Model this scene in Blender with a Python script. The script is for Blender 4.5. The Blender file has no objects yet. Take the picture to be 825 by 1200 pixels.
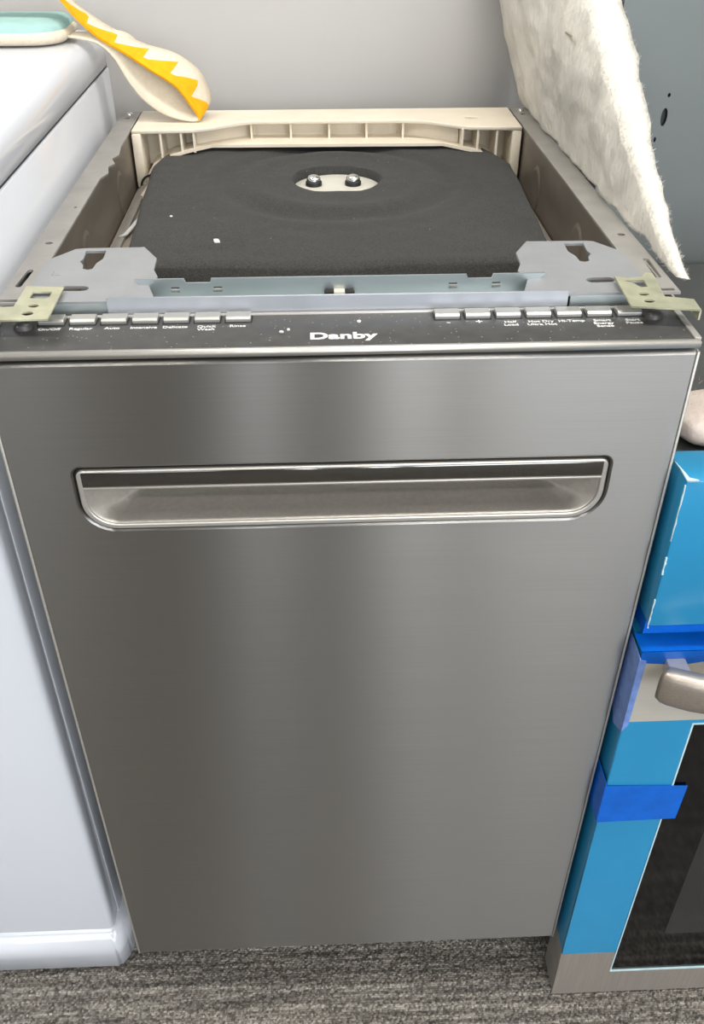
import bpy, bmesh, math, random
import numpy as np
from mathutils import Vector, Matrix, noise

random.seed(7)
scene = bpy.context.scene
COL = scene.collection

# ------------------------------------------------------------------ camera
CAM_POS = Vector((-0.01547, -0.50917, 1.05186))
YAW, PITCH, ROLL, FPX = 0.0402679, 0.6384, -0.000733, 1063.35
fwd = Vector((math.sin(YAW) * math.cos(PITCH), math.cos(YAW) * math.cos(PITCH), -math.sin(PITCH)))
rgt = Vector((math.cos(YAW), -math.sin(YAW), 0))
up = rgt.cross(fwd)
r2 = math.cos(ROLL) * rgt + math.sin(ROLL) * up
u2 = -math.sin(ROLL) * rgt + math.cos(ROLL) * up
cam_data = bpy.data.cameras.new('camera')
cam = bpy.data.objects.new('camera', cam_data)
COL.objects.link(cam)
m = Matrix((r2, u2, -fwd)).transposed().to_4x4()
m.translation = CAM_POS
cam.matrix_world = m
cam_data.sensor_fit = 'VERTICAL'
cam_data.sensor_height = 36.0
cam_data.lens = FPX / 1200.0 * 36.0
cam_data.clip_start = 0.01
scene.camera = cam

# ------------------------------------------------------------------ world, lights, exposure
world = bpy.data.worlds.new('world')
scene.world = world
world.use_nodes = True
world.node_tree.nodes['Background'].inputs[0].default_value = (0.80, 0.88, 1.0, 1)
world.node_tree.nodes['Background'].inputs[1].default_value = 1.0


def area(name, loc, rot, sx, sy, power, color):
    l = bpy.data.lights.new(name, 'AREA')
    l.shape = 'RECTANGLE'
    l.size, l.size_y, l.energy, l.color = sx, sy, power, color
    o = bpy.data.objects.new(name, l)
    COL.objects.link(o)
    o.location, o.rotation_euler = loc, rot
    return o


R90 = math.pi / 2
# windows added behind the camera to band the door's reflection: x centre, width, power
ADDED_WINDOWS = [(-1.95, 1.2, 11), (-0.36, 0.12, 17), (0.48, 0.26, 26), (1.95, 2.2, 122)]
for wx, ww, wp in ADDED_WINDOWS:
    area('window_daylight', (wx, -4.42, 1.35), (R90, 0, 0), ww, 2.2, wp, (0.90, 0.95, 1.0))
ADDED_CEILING_LIGHTS = [(-1.2, 0.1), (0.6, -0.2), (-1.2, -2.0), (0.6, -2.0), (2.4, -0.2), (2.4, -2.0)]  # unseen ceiling lamps added for general light from above
for cx_, cy_ in ADDED_CEILING_LIGHTS:
    area('ceiling_lamp_light', (cx_, cy_, 2.655), (0, 0, 0), 1.1, 0.26, 25, (1.0, 0.96, 0.90))

vs = scene.view_settings
vs.view_transform = 'Standard'
vs.look = 'None'
vs.gamma = 1.0
vs.exposure = -0.30
vs.use_curve_mapping = False


# ------------------------------------------------------------------ materials
def s2l(c):
    return tuple(((v / 255.0) / 12.92 if v / 255.0 <= 0.04045 else ((v / 255.0 + 0.055) / 1.055) ** 2.4) for v in c)


def mat(name, rgb, rough=0.5, metal=0.0, spec=None, nscale=None, namt=0.12, stretch=(1, 1, 1),
        bump=0.0, bscale=None, coat=0.0, detail=4.0, alpha=1.0, rvar=0.0, sheen=0.0):
    """procedural principled material; rgb is an sRGB triple, noise varies colour and relief"""
    M = bpy.data.materials.new(name)
    M.use_nodes = True
    nt = M.node_tree
    b = nt.nodes['Principled BSDF']
    lin = s2l(rgb)
    b.inputs['Base Color'].default_value = (*lin, 1)
    b.inputs['Roughness'].default_value = rough
    b.inputs['Metallic'].default_value = metal
    if spec is not None:
        b.inputs['Specular IOR Level'].default_value = spec
    if coat:
        b.inputs['Coat Weight'].default_value = coat
        b.inputs['Coat Roughness'].default_value = 0.08
    if sheen:
        b.inputs['Sheen Weight'].default_value = sheen
    b.inputs['Alpha'].default_value = alpha
    if nscale or bump:
        tc = nt.nodes.new('ShaderNodeTexCoord')
        mp = nt.nodes.new('ShaderNodeMapping')
        mp.inputs['Scale'].default_value = stretch
        nt.links.new(tc.outputs['Object'], mp.inputs['Vector'])
    if nscale:
        n = nt.nodes.new('ShaderNodeTexNoise')
        n.inputs['Scale'].default_value = nscale
        n.inputs['Detail'].default_value = detail
        nt.links.new(mp.outputs[0], n.inputs['Vector'])
        cr = nt.nodes.new('ShaderNodeValToRGB')
        cr.color_ramp.elements[0].position = 0.3
        cr.color_ramp.elements[1].position = 0.7
        cr.color_ramp.elements[0].color = (*[v * (1 - namt) for v in lin], 1)
        cr.color_ramp.elements[1].color = (*[min(1, v * (1 + namt)) for v in lin], 1)
        nt.links.new(n.outputs['Fac'], cr.inputs[0])
        nt.links.new(cr.outputs[0], b.inputs['Base Color'])
        if rvar:
            mr = nt.nodes.new('ShaderNodeMapRange')
            mr.inputs['To Min'].default_value = rough - rvar
            mr.inputs['To Max'].default_value = rough + rvar
            nt.links.new(n.outputs['Fac'], mr.inputs['Value'])
            nt.links.new(mr.outputs[0], b.inputs['Roughness'])
    if bump:
        n2 = nt.nodes.new('ShaderNodeTexNoise')
        n2.inputs['Scale'].default_value = bscale or nscale or 50
        n2.inputs['Detail'].default_value = detail
        nt.links.new(mp.outputs[0], n2.inputs['Vector'])
        bp = nt.nodes.new('ShaderNodeBump')
        bp.inputs['Strength'].default_value = bump
        bp.inputs['Distance'].default_value = 0.002
        nt.links.new(n2.outputs['Fac'], bp.inputs['Height'])
        nt.links.new(bp.outputs[0], b.inputs['Normal'])
    return M


def add_specks(M, scale, thresh, rgb, keep=0.5):
    """scatter pale dust specks (a speck in some of the voronoi cells) over a material's base colour"""
    nt = M.node_tree
    b = nt.nodes['Principled BSDF']
    tc = nt.nodes.new('ShaderNodeTexCoord')
    v = nt.nodes.new('ShaderNodeTexVoronoi')
    v.inputs['Scale'].default_value = scale
    nt.links.new(tc.outputs['Object'], v.inputs['Vector'])
    lt = nt.nodes.new('ShaderNodeMath'); lt.operation = 'LESS_THAN'
    lt.inputs[1].default_value = thresh
    nt.links.new(v.outputs['Distance'], lt.inputs[0])
    sp = nt.nodes.new('ShaderNodeSeparateColor')
    nt.links.new(v.outputs['Color'], sp.inputs[0])
    g = nt.nodes.new('ShaderNodeMath'); g.operation = 'GREATER_THAN'
    g.inputs[1].default_value = keep
    nt.links.new(sp.outputs[0], g.inputs[0])
    mu = nt.nodes.new('ShaderNodeMath'); mu.operation = 'MULTIPLY'
    nt.links.new(lt.outputs[0], mu.inputs[0]); nt.links.new(g.outputs[0], mu.inputs[1])
    mx = nt.nodes.new('ShaderNodeMix'); mx.data_type = 'RGBA'
    nt.links.new(mu.outputs[0], mx.inputs['Factor'])
    bc = b.inputs['Base Color']
    if bc.is_linked:
        nt.links.new(bc.links[0].from_socket, mx.inputs['A'])
    else:
        mx.inputs['A'].default_value = bc.default_value
    mx.inputs['B'].default_value = (*s2l(rgb), 1)
    nt.links.new(mx.outputs['Result'], bc)


def brushed_steel(name, rgb, rough, aniso, along='x', bump=0.05):
    """brushed metal: grain lines along x, reflection smeared across them (needs a UV map)"""
    M = mat(name, rgb, rough=rough, metal=1.0, nscale=1.0, namt=0.035, stretch=(9, 9, 1500), bump=bump, bscale=1.0, rvar=0.02, detail=3)
    nt = M.node_tree
    b = nt.nodes['Principled BSDF']
    b.inputs['Anisotropic'].default_value = aniso
    b.inputs['Anisotropic Rotation'].default_value = 0.25 if along == 'x' else 0.0
    t = nt.nodes.new('ShaderNodeTangent')
    t.direction_type = 'UV_MAP'
    nt.links.new(t.outputs[0], b.inputs['Tangent'])
    return M


def carpet_material(pile):
    """streaky loop carpet; the pile patch carries one tone per loop as an attribute, the rest uses cells"""
    M = bpy.data.materials.new('loop pile' if pile else 'loop carpet')
    M.use_nodes = True
    nt = M.node_tree
    b = nt.nodes['Principled BSDF']
    b.inputs['Roughness'].default_value = 0.95
    b.inputs['Specular IOR Level'].default_value = 0.15
    tc = nt.nodes.new('ShaderNodeTexCoord')
    # long streaks of yarn colour along x
    m2 = nt.nodes.new('ShaderNodeMapping'); m2.inputs['Scale'].default_value = (5, 150, 1)
    m2.inputs['Rotation'].default_value = (0, 0, 0.03)
    nt.links.new(tc.outputs['Object'], m2.inputs[0])
    n = nt.nodes.new('ShaderNodeTexNoise'); n.inputs['Scale'].default_value = 1.0; n.inputs['Detail'].default_value = 4
    n.inputs['Roughness'].default_value = 0.6
    nt.links.new(m2.outputs[0], n.inputs['Vector'])
    cr = nt.nodes.new('ShaderNodeValToRGB')
    e = cr.color_ramp.elements
    e[0].position = 0.28; e[0].color = (*s2l((82, 78, 74)), 1)
    e[1].position = 0.74; e[1].color = (*s2l((172, 168, 161)), 1)
    k = e.new(0.48); k.color = (*s2l((120, 116, 111)), 1)
    nt.links.new(n.outputs['Fac'], cr.inputs[0])
    mr = nt.nodes.new('ShaderNodeMapRange'); mr.inputs['To Min'].default_value = 0.35; mr.inputs['To Max'].default_value = 1.45
    if pile:
        at = nt.nodes.new('ShaderNodeAttribute'); at.attribute_name = 'tone'
        nt.links.new(at.outputs['Fac'], mr.inputs['Value'])
    else:
        mp = nt.nodes.new('ShaderNodeMapping'); mp.inputs['Scale'].default_value = (300, 330, 300)
        nt.links.new(tc.outputs['Object'], mp.inputs[0])
        v = nt.nodes.new('ShaderNodeTexVoronoi'); v.inputs['Scale'].default_value = 1.0
        nt.links.new(mp.outputs[0], v.inputs['Vector'])
        sp = nt.nodes.new('ShaderNodeSeparateColor'); nt.links.new(v.outputs['Color'], sp.inputs[0])
        nt.links.new(sp.outputs[0], mr.inputs['Value'])
        bp = nt.nodes.new('ShaderNodeBump'); bp.inputs['Strength'].default_value = 1.0; bp.inputs['Distance'].default_value = 0.004
        bp.invert = True
        nt.links.new(v.outputs['Distance'], bp.inputs['Height'])
        nt.links.new(bp.outputs[0], b.inputs['Normal'])
    mx = nt.nodes.new('ShaderNodeMix'); mx.data_type = 'RGBA'; mx.blend_type = 'MULTIPLY'; mx.inputs['Factor'].default_value = 1.0
    nt.links.new(cr.outputs[0], mx.inputs['A']); nt.links.new(mr.outputs[0], mx.inputs['B'])
    nt.links.new(mx.outputs['Result'], b.inputs['Base Color'])
    return M


def emitter(name, rgb, strength):
    M = bpy.data.materials.new(name)
    M.use_nodes = True
    b = M.node_tree.nodes['Principled BSDF']
    b.inputs['Base Color'].default_value = (*s2l(rgb), 1)
    b.inputs['Emission Color'].default_value = (*s2l(rgb), 1)
    b.inputs['Emission Strength'].default_value = strength
    return M


MT = dict(
    carpet=carpet_material(False),
    pile=carpet_material(True),
    wall=mat('painted wall', (188, 186, 184), 0.55, nscale=6, namt=0.02, bump=0.03, bscale=180),
    wall_dim=mat('dark painted wall', (88, 84, 80), 0.8, nscale=4, namt=0.05),
    ceiling=mat('ceiling tile', (205, 204, 200), 0.9, nscale=60, namt=0.04),
    steel_door=brushed_steel('brushed steel door', (149, 147, 144), 0.30, 1.0, bump=0.012),
    steel_trim=mat('satin steel trim', (202, 199, 193), 0.36, 0.7, nscale=40, namt=0.05, stretch=(1, 20, 20)),
    steel_scoop=mat('satin nickel scoop', (198, 194, 188), 0.40, 0.8, nscale=300, namt=0.06, bump=0.04, bscale=500),
    steel_gloss=mat('polished dark steel', (126, 125, 123), 0.10, 1.0, nscale=8, namt=0.03),
    handle=mat('brushed handle steel', (182, 172, 162), 0.38, 0.8, nscale=1.0, namt=0.10, stretch=(12, 900, 900)),
    dark=mat('black plastic', (22, 22, 22), 0.5, nscale=40, namt=0.1),
    panel=mat('charcoal control panel', (66, 66, 66), 0.38, nscale=90, namt=0.18, bump=0.05, bscale=600),
    button=mat('silver button', (196, 196, 192), 0.35, 0.75, nscale=80, namt=0.04),
    print_=mat('white print', (225, 226, 224), 0.6, nscale=300, namt=0.05),
    galv=mat('galvanised sheet', (172, 170, 166), 0.5, 0.55, nscale=35, namt=0.10, bump=0.03, bscale=120),
    bracket=mat('grey bracket plate', (156, 159, 163), 0.48, 0.35, nscale=50, namt=0.05, bump=0.02, bscale=150),
    channel_front=mat('lilac grey channel front', (178, 182, 190), 0.4, 0.45, nscale=30, namt=0.05),
    channel=mat('zinc plated channel', (186, 196, 199), 0.34, 0.75, nscale=30, namt=0.08, stretch=(0.3, 1, 1)),
    tabm=mat('yellow zinc tab', (206, 206, 178), 0.36, 0.65, nscale=60, namt=0.16, bump=0.02, bscale=100),
    inner=mat('inner side sheet', (148, 140, 131), 0.42, 0.7, nscale=10, namt=0.15, stretch=(1, 1, 3)),
    ledge=mat('tub ledge', (165, 156, 143), 0.65, 0.2, nscale=50, namt=0.12, bump=0.05, bscale=200),
    cream=mat('cream plastic', (226, 216, 198), 0.45, nscale=30, namt=0.05),
    felt=mat('black felt', (60, 60, 59), 0.95, nscale=700, namt=0.35, bump=0.35, bscale=900, spec=0.1, sheen=0.08),
    plate=mat('pale cover plate', (214, 212, 202), 0.4, 0.2, nscale=40, namt=0.04),
    chrome=mat('bolt chrome', (215, 215, 212), 0.15, 1.0, nscale=50, namt=0.03),
    white=mat('white enamel', (216, 220, 228), 0.16, nscale=3, namt=0.01, coat=0.3),
    film=mat('blue protective film', (38, 138, 186), 0.28, nscale=14, namt=0.05, bump=0.08, bscale=35, coat=0.15),
    film_edge=mat('torn film edge', (196, 224, 232), 0.5, nscale=80, namt=0.1),
    tape=mat('blue tape', (4, 100, 205), 0.3, alpha=0.9, nscale=60, namt=0.12, bump=0.15, bscale=70),
    tape_pale=mat('pale violet tape', (112, 142, 205), 0.3, nscale=120, namt=0.2, bump=0.2, bscale=90),
    steel_oven=mat('pale oven steel', (208, 204, 194), 0.42, 0.45, nscale=1.0, namt=0.04, stretch=(8, 8, 1200)),
    steel_sill=mat('oven sill steel', (158, 151, 144), 0.5, 0.45, nscale=1.0, namt=0.10, stretch=(1100, 8, 14)),
    glass=mat('black oven glass', (10, 10, 11), 0.08, nscale=5, namt=0.05, spec=0.5),
    glass_in=mat('smoked inner window', (44, 44, 45), 0.16, nscale=5, namt=0.08),
    wool=mat('white mineral wool', (214, 211, 203), 0.95, nscale=30, namt=0.10, bump=0.9, bscale=260, stretch=(1, 1, 0.45), spec=0.05),
    wool_p=mat('pinkish mineral wool', (206, 194, 186), 0.95, nscale=24, namt=0.15, bump=0.8, bscale=120, spec=0.05),
    grey=mat('grey painted steel', (106, 112, 112), 0.42, 0.1, nscale=9, namt=0.05),
    oventop=mat('dull galvanised oven top', (96, 98, 98), 0.5, 0.5, nscale=14, namt=0.1),
    cloth=mat('cream cotton', (224, 212, 192), 0.9, nscale=200, namt=0.05, bump=0.2, bscale=500, spec=0.1),
    orange=mat('orange felt', (240, 172, 32), 0.9, nscale=150, namt=0.07, bump=0.15, bscale=400, spec=0.1),
    aqua=mat('aqua cotton', (158, 194, 191), 0.9, nscale=60, namt=0.06, bump=0.25, bscale=120, spec=0.1),
    crumb=mat('white crumb', (216, 214, 208), 0.9, nscale=100, namt=0.1),
    lamp=emitter('lit diffuser', (255, 246, 230), 6.0),
    frame=mat('window frame', (70, 70, 70), 0.5, nscale=20, namt=0.05),
)
add_specks(MT['felt'], 95, 0.045, (165, 165, 160), 0.80)
add_specks(MT['panel'], 330, 0.16, (150, 150, 148), 0.72)


# ------------------------------------------------------------------ helpers
def link(name, mesh, material, parent=None, smooth=False):
    o = bpy.data.objects.new(name, mesh)
    COL.objects.link(o)
    if material and not mesh.materials:
        mesh.materials.append(material)
    if smooth:
        for p in mesh.polygons:
            p.use_smooth = True
    if parent is not None:
        o.parent = parent
        if parent.type == 'EMPTY':
            o.location = -parent.location
    return o


def thing(name, label, cat, loc, group=None):
    o = bpy.data.objects.new(name, None)
    o.empty_display_size = 0.05
    COL.objects.link(o)
    o.location = loc
    o['label'] = label
    o['category'] = cat
    if group:
        o['group'] = group
    return o


def tag(o, label, cat, group=None):
    o['label'] = label
    o['category'] = cat
    if group:
        o['group'] = group
    return o


def struct(o, label=None, cat=None):
    o['kind'] = 'structure'
    if label:
        o['label'] = label
    if cat:
        o['category'] = cat
    return o


def bm_mesh(bm, name='mesh'):
    bmesh.ops.recalc_face_normals(bm, faces=bm.faces[:])
    me = bpy.data.meshes.new(name)
    bm.to_mesh(me)
    bm.free()
    return me


def add_box(bm, x0, x1, y0, y1, z0, z1):
    v = [bm.verts.new(p) for p in ((x0, y0, z0), (x1, y0, z0), (x1, y1, z0), (x0, y1, z0),
                                   (x0, y0, z1), (x1, y0, z1), (x1, y1, z1), (x0, y1, z1))]
    for f in ((0, 3, 2, 1), (4, 5, 6, 7), (0, 1, 5, 4), (1, 2, 6, 5), (2, 3, 7, 6), (3, 0, 4, 7)):
        bm.faces.new([v[i] for i in f])


def box(name, x0, x1, y0, y1, z0, z1, material, parent=None, bev=0.0, seg=3, uv=False):
    bm = bmesh.new()
    add_box(bm, x0, x1, y0, y1, z0, z1)
    if bev:
        bmesh.ops.bevel(bm, geom=bm.edges[:], offset=bev, segments=seg, profile=0.5, affect='EDGES')
    me = bm_mesh(bm, name)
    o = link(name, me, material, parent, smooth=bool(bev))
    if bev:
        me.set_sharp_from_angle(angle=math.radians(40)) if seg < 3 else None
    if uv:
        add_uv(me)
    return o


def add_uv(me):
    uvl = me.uv_layers.new(name='uv')
    for p in me.polygons:
        for li in p.loop_indices:
            co = me.vertices[me.loops[li].vertex_index].co
            uvl.data[li].uv = (co.x + co.y * 0.01, co.z + co.y * 0.5)


def plate_mesh(outline, holes=(), thick=0.002, plane='XY', off=0.0, bevel=0.0, name='plate'):
    """flat sheet with real holes; plane XY: top at off; plane XZ: front face at y = off"""
    cu = bpy.data.curves.new(name, 'CURVE')
    cu.dimensions = '2D'
    cu.fill_mode = 'BOTH'
    cu.extrude = thick / 2 - bevel
    cu.bevel_depth = bevel
    cu.bevel_resolution = 1
    cu.offset = -bevel
    for pts in [outline] + list(holes):
        sp = cu.splines.new('POLY')
        sp.points.add(len(pts) - 1)
        for p, c in zip(sp.points, pts):
            p.co = (c[0], c[1], 0, 1)
        sp.use_cyclic_u = True
    tmp = bpy.data.objects.new('tmp', cu)
    COL.objects.link(tmp)
    dg = bpy.context.evaluated_depsgraph_get()
    me = bpy.data.meshes.new_from_object(tmp.evaluated_get(dg))
    bpy.data.objects.remove(tmp)
    bpy.data.curves.remove(cu)
    me.materials.clear()
    for v in me.vertices:
        x, y, z = v.co
        if plane == 'XY':
            v.co = (x, y, off - thick / 2 + z)
        elif plane == 'XZ':
            v.co = (x, off + thick / 2 - z, y)
        else:                                   # 'YZ': face towards -x at x = off
            v.co = (off + thick / 2 - z, -x, y)
    me.name = name
    return me


def rrect(x0, x1, y0, y1, rtop, rbot=None, n=8):
    rbot = rtop if rbot is None else rbot
    out = []
    for cx, cy, r, a0 in ((x1 - rbot, y0 + rbot, rbot, -90), (x1 - rtop, y1 - rtop, rtop, 0),
                          (x0 + rtop, y1 - rtop, rtop, 90), (x0 + rbot, y0 + rbot, rbot, 180)):
        for i in range(n + 1):
            a = math.radians(a0 + 90 * i / n)
            out.append((cx + r * math.cos(a), cy + r * math.sin(a)))
    return out


def oval(cx, cy, rx, ry, n=16, rot=0.0):
    c, s = math.cos(rot), math.sin(rot)
    return [(cx + rx * math.cos(a) * c - ry * math.sin(a) * s, cy + rx * math.cos(a) * s + ry * math.sin(a) * c)
            for a in (2 * math.pi * i / n for i in range(n))]


def slot(x0, y0, x1, y1, r, n=6):
    a = math.atan2(y1 - y0, x1 - x0)
    out = []
    for k in range(n + 1):
        t = a + math.pi / 2 + math.pi * k / n
        out.append((x0 + r * math.cos(t), y0 + r * math.sin(t)))
    for k in range(n + 1):
        t = a - math.pi / 2 + math.pi * k / n
        out.append((x1 + r * math.cos(t), y1 + r * math.sin(t)))
    return out


def mirror(pts):
    return [(-x, y) for x, y in pts][::-1]


def loft(rings, close_first=False, close_last=False):
    bm = bmesh.new()
    R = [[bm.verts.new(p) for p in r] for r in rings]
    n = len(rings[0])
    for a, b in zip(R, R[1:]):
        for i in range(n):
            bm.faces.new((a[i], a[(i + 1) % n], b[(i + 1) % n], b[i]))
    if close_first:
        bm.faces.new(R[0][::-1])
    if close_last:
        bm.faces.new(R[-1])
    return bm


def sq(v, ex):
    return math.copysign(abs(v) ** ex, v)


def tube_rings(path, radii, n=16, flat=1.0, ex=1.0):
    """rings around a path; flat squashes the section sideways to z"""
    rings = []
    for i, p in enumerate(path):
        p = Vector(p)
        a = Vector(path[max(0, i - 1)]); b = Vector(path[min(len(path) - 1, i + 1)])
        t = (b - a).normalized()
        zz = Vector((0, 0, 1))
        side = t.cross(zz).normalized()
        upv = side.cross(t)
        rings.append([p + radii[i] * (sq(math.cos(2 * math.pi * k / n), ex) * side * flat + sq(math.sin(2 * math.pi * k / n), ex) * upv) for k in range(n)])
    return rings


def text_part(name, body, x, y, z, size, parent, material, sx=1.0, bold=0.0, center=True, spacing=1.0):
    cu = bpy.data.curves.new(name, 'FONT')
    cu.body = body
    cu.size = size
    cu.extrude = 0.0001
    cu.offset = bold
    cu.space_character = spacing
    cu.align_x = 'CENTER' if center else 'LEFT'
    tmp = bpy.data.objects.new('tmp', cu)
    COL.objects.link(tmp)
    dg = bpy.context.evaluated_depsgraph_get()
    me = bpy.data.meshes.new_from_object(tmp.evaluated_get(dg))
    bpy.data.objects.remove(tmp)
    bpy.data.curves.remove(cu)
    me.materials.clear()
    for v in me.vertices:
        v.co = (x + v.co.x * sx, y + v.co.y, z + v.co.z)
    me.name = name
    return link(name, me, material, parent)


# ------------------------------------------------------------------ the room
RX0, RX1, RY0, RY1, RH = -3.2, 3.8, -4.5, 0.66, 2.7
struct(box('floor', RX0, RX1, RY0, RY1 + 0.1, -0.05, 0.0, MT['carpet']), 'grey brown loop pile carpet with pale streaks', 'carpet')


def carpet_pile(x0, x1, y0, y1, step, pitch):
    """the looped pile of the carpet in front of the appliances as one displaced sheet"""
    rng = np.random.default_rng(3)
    nx, ny = int((x1 - x0) / step) + 1, int((y1 - y0) / step) + 1
    X, Y = np.meshgrid(np.linspace(x0, x1, nx), np.linspace(y0, y1, ny))
    py = pitch * 0.95
    cxn, cyn = int((x1 - x0) / pitch) + 4, int((y1 - y0) / py) + 4
    jx, jy = rng.uniform(-0.38, 0.38, (cyn, cxn)), rng.uniform(-0.22, 0.22, (cyn, cxn))
    hh, tone = rng.uniform(0.55, 1.0, (cyn, cxn)), rng.uniform(0, 1, (cyn, cxn))
    gi, gj = np.floor((X - x0) / pitch).astype(int) + 1, np.floor((Y - y0) / py).astype(int) + 1
    best = np.full(X.shape, -1.0); tn = np.zeros(X.shape)
    for dj in (-1, 0, 1):
        for di in (-1, 0, 1):
            a, c = np.clip(gj + dj, 0, cyn - 1), np.clip(gi + di, 0, cxn - 1)
            px = x0 + (c - 1 + 0.5 + jx[a, c]) * pitch
            pyy = y0 + (a - 1 + 0.5 + jy[a, c]) * py
            d2 = ((X - px) / (pitch * 0.72)) ** 2 + ((Y - pyy) / (py * 0.62)) ** 2
            h = hh[a, c] * np.sqrt(np.clip(1 - d2, 0, 1))
            up_ = h > best
            best = np.where(up_, h, best); tn = np.where(up_, tone[a, c], tn)
    Z = 0.0003 + 0.0030 * np.clip(best, 0, 1)
    Z[0, :] = Z[-1, :] = 0.0; Z[:, 0] = Z[:, -1] = 0.0
    me = bpy.data.meshes.new('carpet_pile')
    me.vertices.add(nx * ny)
    me.vertices.foreach_set('co', np.stack([X, Y, Z], -1).astype(np.float32).ravel())
    ii, jj = np.meshgrid(np.arange(nx - 1), np.arange(ny - 1))
    v0 = (jj * nx + ii).ravel()
    q = np.stack([v0, v0 + 1, v0 + 1 + nx, v0 + nx], -1).astype(np.int32)
    me.loops.add(q.size); me.loops.foreach_set('vertex_index', q.ravel())
    me.polygons.add(len(q)); me.polygons.foreach_set('loop_start', np.arange(0, q.size, 4, dtype=np.int32))
    at = me.attributes.new('tone', 'FLOAT', 'POINT'); at.data.foreach_set('value', tn.astype(np.float32).ravel())
    me.update(calc_edges=True)
    me.polygons.foreach_set('use_smooth', np.ones(len(q), dtype=bool))
    return me


pile = link('carpet_pile', carpet_pile(-0.46, 0.50, -0.20, 0.09, 0.00062, 0.0025), MT['pile'], bpy.data.objects['floor'])
pile['kind'] = 'stuff'
struct(box('ceiling', RX0, RX1, RY0, RY1 + 0.1, RH, RH + 0.05, MT['ceiling']), 'pale tiled showroom ceiling', 'ceiling')
struct(box('wall_back', RX0, RX1, RY1, RY1 + 0.1, 0, RH, MT['wall']), 'plain light grey wall behind the dishwasher', 'wall')
struct(box('wall_left', RX0 - 0.1, RX0, RY0, RY1 + 0.1, 0, RH, MT['wall']), 'pale side wall beyond the white washing machine', 'wall')
struct(box('wall_right', RX1, RX1 + 0.1, RY0, RY1 + 0.1, 0, RH, MT['wall']), 'pale side wall beyond the grey steel cabinet', 'wall')
holes = [[(wx - ww / 2, 0.2), (wx + ww / 2, 0.2), (wx + ww / 2, 2.5), (wx - ww / 2, 2.5)] for wx, ww, wp in ADDED_WINDOWS]
wf = link('wall_front', plate_mesh([(RX0, 0), (RX1, 0), (RX1, RH), (RX0, RH)], holes, 0.1, 'XZ', RY0 - 0.1), MT['wall_dim'])
struct(wf, 'dark showroom wall with tall windows opposite the appliances', 'wall')
for i, (wx, ww, wp) in enumerate(ADDED_WINDOWS):  # frames for the added windows, out of view
    bm = bmesh.new()
    f = 0.04
    add_box(bm, wx - ww / 2, wx - ww / 2 + f, -4.58, -4.5, 0.2, 2.5)
    add_box(bm, wx + ww / 2 - f, wx + ww / 2, -4.58, -4.5, 0.2, 2.5)
    add_box(bm, wx - ww / 2 + f, wx + ww / 2 - f, -4.58, -4.5, 0.2, 0.2 + f)
    add_box(bm, wx - ww / 2 + f, wx + ww / 2 - f, -4.58, -4.5, 2.5 - f, 2.5)
    w = struct(link('window_%d' % (i + 1), bm_mesh(bm), MT['frame']))
for (cx_, cy_), lab in zip(ADDED_CEILING_LIGHTS, ('nearly above the white washing machine', 'nearly above the blue oven', 'left of the middle near the windows', 'in the middle near the windows', 'right of the oven along the back', 'right corner near the windows')):
    t = thing('ceiling_light', 'long lit ceiling panel light ' + lab, 'lamp', (cx_, cy_, RH), 'ceiling lights of the showroom')
    bm = bmesh.new()
    add_box(bm, cx_ - 0.6, cx_ + 0.6, cy_ - 0.16, cy_ - 0.14, RH - 0.035, RH)
    add_box(bm, cx_ - 0.6, cx_ + 0.6, cy_ + 0.14, cy_ + 0.16, RH - 0.035, RH)
    add_box(bm, cx_ - 0.6, cx_ - 0.57, cy_ - 0.14, cy_ + 0.14, RH - 0.035, RH)
    add_box(bm, cx_ + 0.57, cx_ + 0.6, cy_ - 0.14, cy_ + 0.14, RH - 0.035, RH)
    link('frame', bm_mesh(bm), MT['white'], t)
    box('diffuser', cx_ - 0.57, cx_ + 0.57, cy_ - 0.14, cy_ + 0.14, RH - 0.02, RH, MT['lamp'], t)

# ------------------------------------------------------------------ dishwasher
DW = thing('dishwasher', 'narrow stainless steel dishwasher with uncovered top in the middle', 'dishwasher', (0, 0.28, 0))
HW = 0.224
DOOR_T, DOOR_B = 0.7925, 0.091
# door: a wrapped steel sheet with a cut-out for the pull, a dark core behind it
hole = rrect(-0.1815, 0.1815, 0.6635, 0.7150, 0.006, 0.024)
me = plate_mesh(rrect(-HW, HW, DOOR_B, DOOR_T, 0.002, n=2), [hole], 0.022, 'XZ', 0.0, bevel=0.0020, name='door_panel')
add_uv(me)
door = link('door_panel', me, MT['steel_door'], DW)
me = plate_mesh(rrect(-HW + 0.004, HW - 0.004, DOOR_B + 0.004, DOOR_T, 0.002, n=2), [rrect(-0.1795, 0.1795, 0.6655, 0.713, 0.006, 0.02)], 0.022, 'XZ', 0.0225)
link('door_core', me, MT['dark'], DW)
box('door_liner', -HW + 0.006, HW - 0.006, 0.046, 0.0505, DOOR_B + 0.01, 0.796, MT['dark'], DW)
for s in (-1, 1):
    x0, x1 = sorted((s * (HW + 0.0006), s * (HW - 0.0014)))
    box('edge_trim', x0, x1, -0.0006, 0.0180, DOOR_B, DOOR_T, MT['steel_trim'], DW, 0.0006, 2)  # bright strips standing in for the highlight along the rolled door edges
# recessed pull
hnd = link('pull_frame', plate_mesh(rrect(-0.1800, 0.1800, 0.6650, 0.7135, 0.005, 0.0225), [rrect(-0.1762, 0.1762, 0.6688, 0.7112, 0.003, 0.0195)], 0.004, 'XZ', -0.0012, bevel=0.0008), MT['steel_trim'], DW, True)
me = plate_mesh(rrect(-0.1812, 0.1812, 0.6638, 0.7147, 0.006, 0.0235), [rrect(-0.1800, 0.1800, 0.6650, 0.7135, 0.005, 0.0225)], 0.003, 'XZ', 0.001)
link('gasket', me, MT['dark'], hnd)


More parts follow.
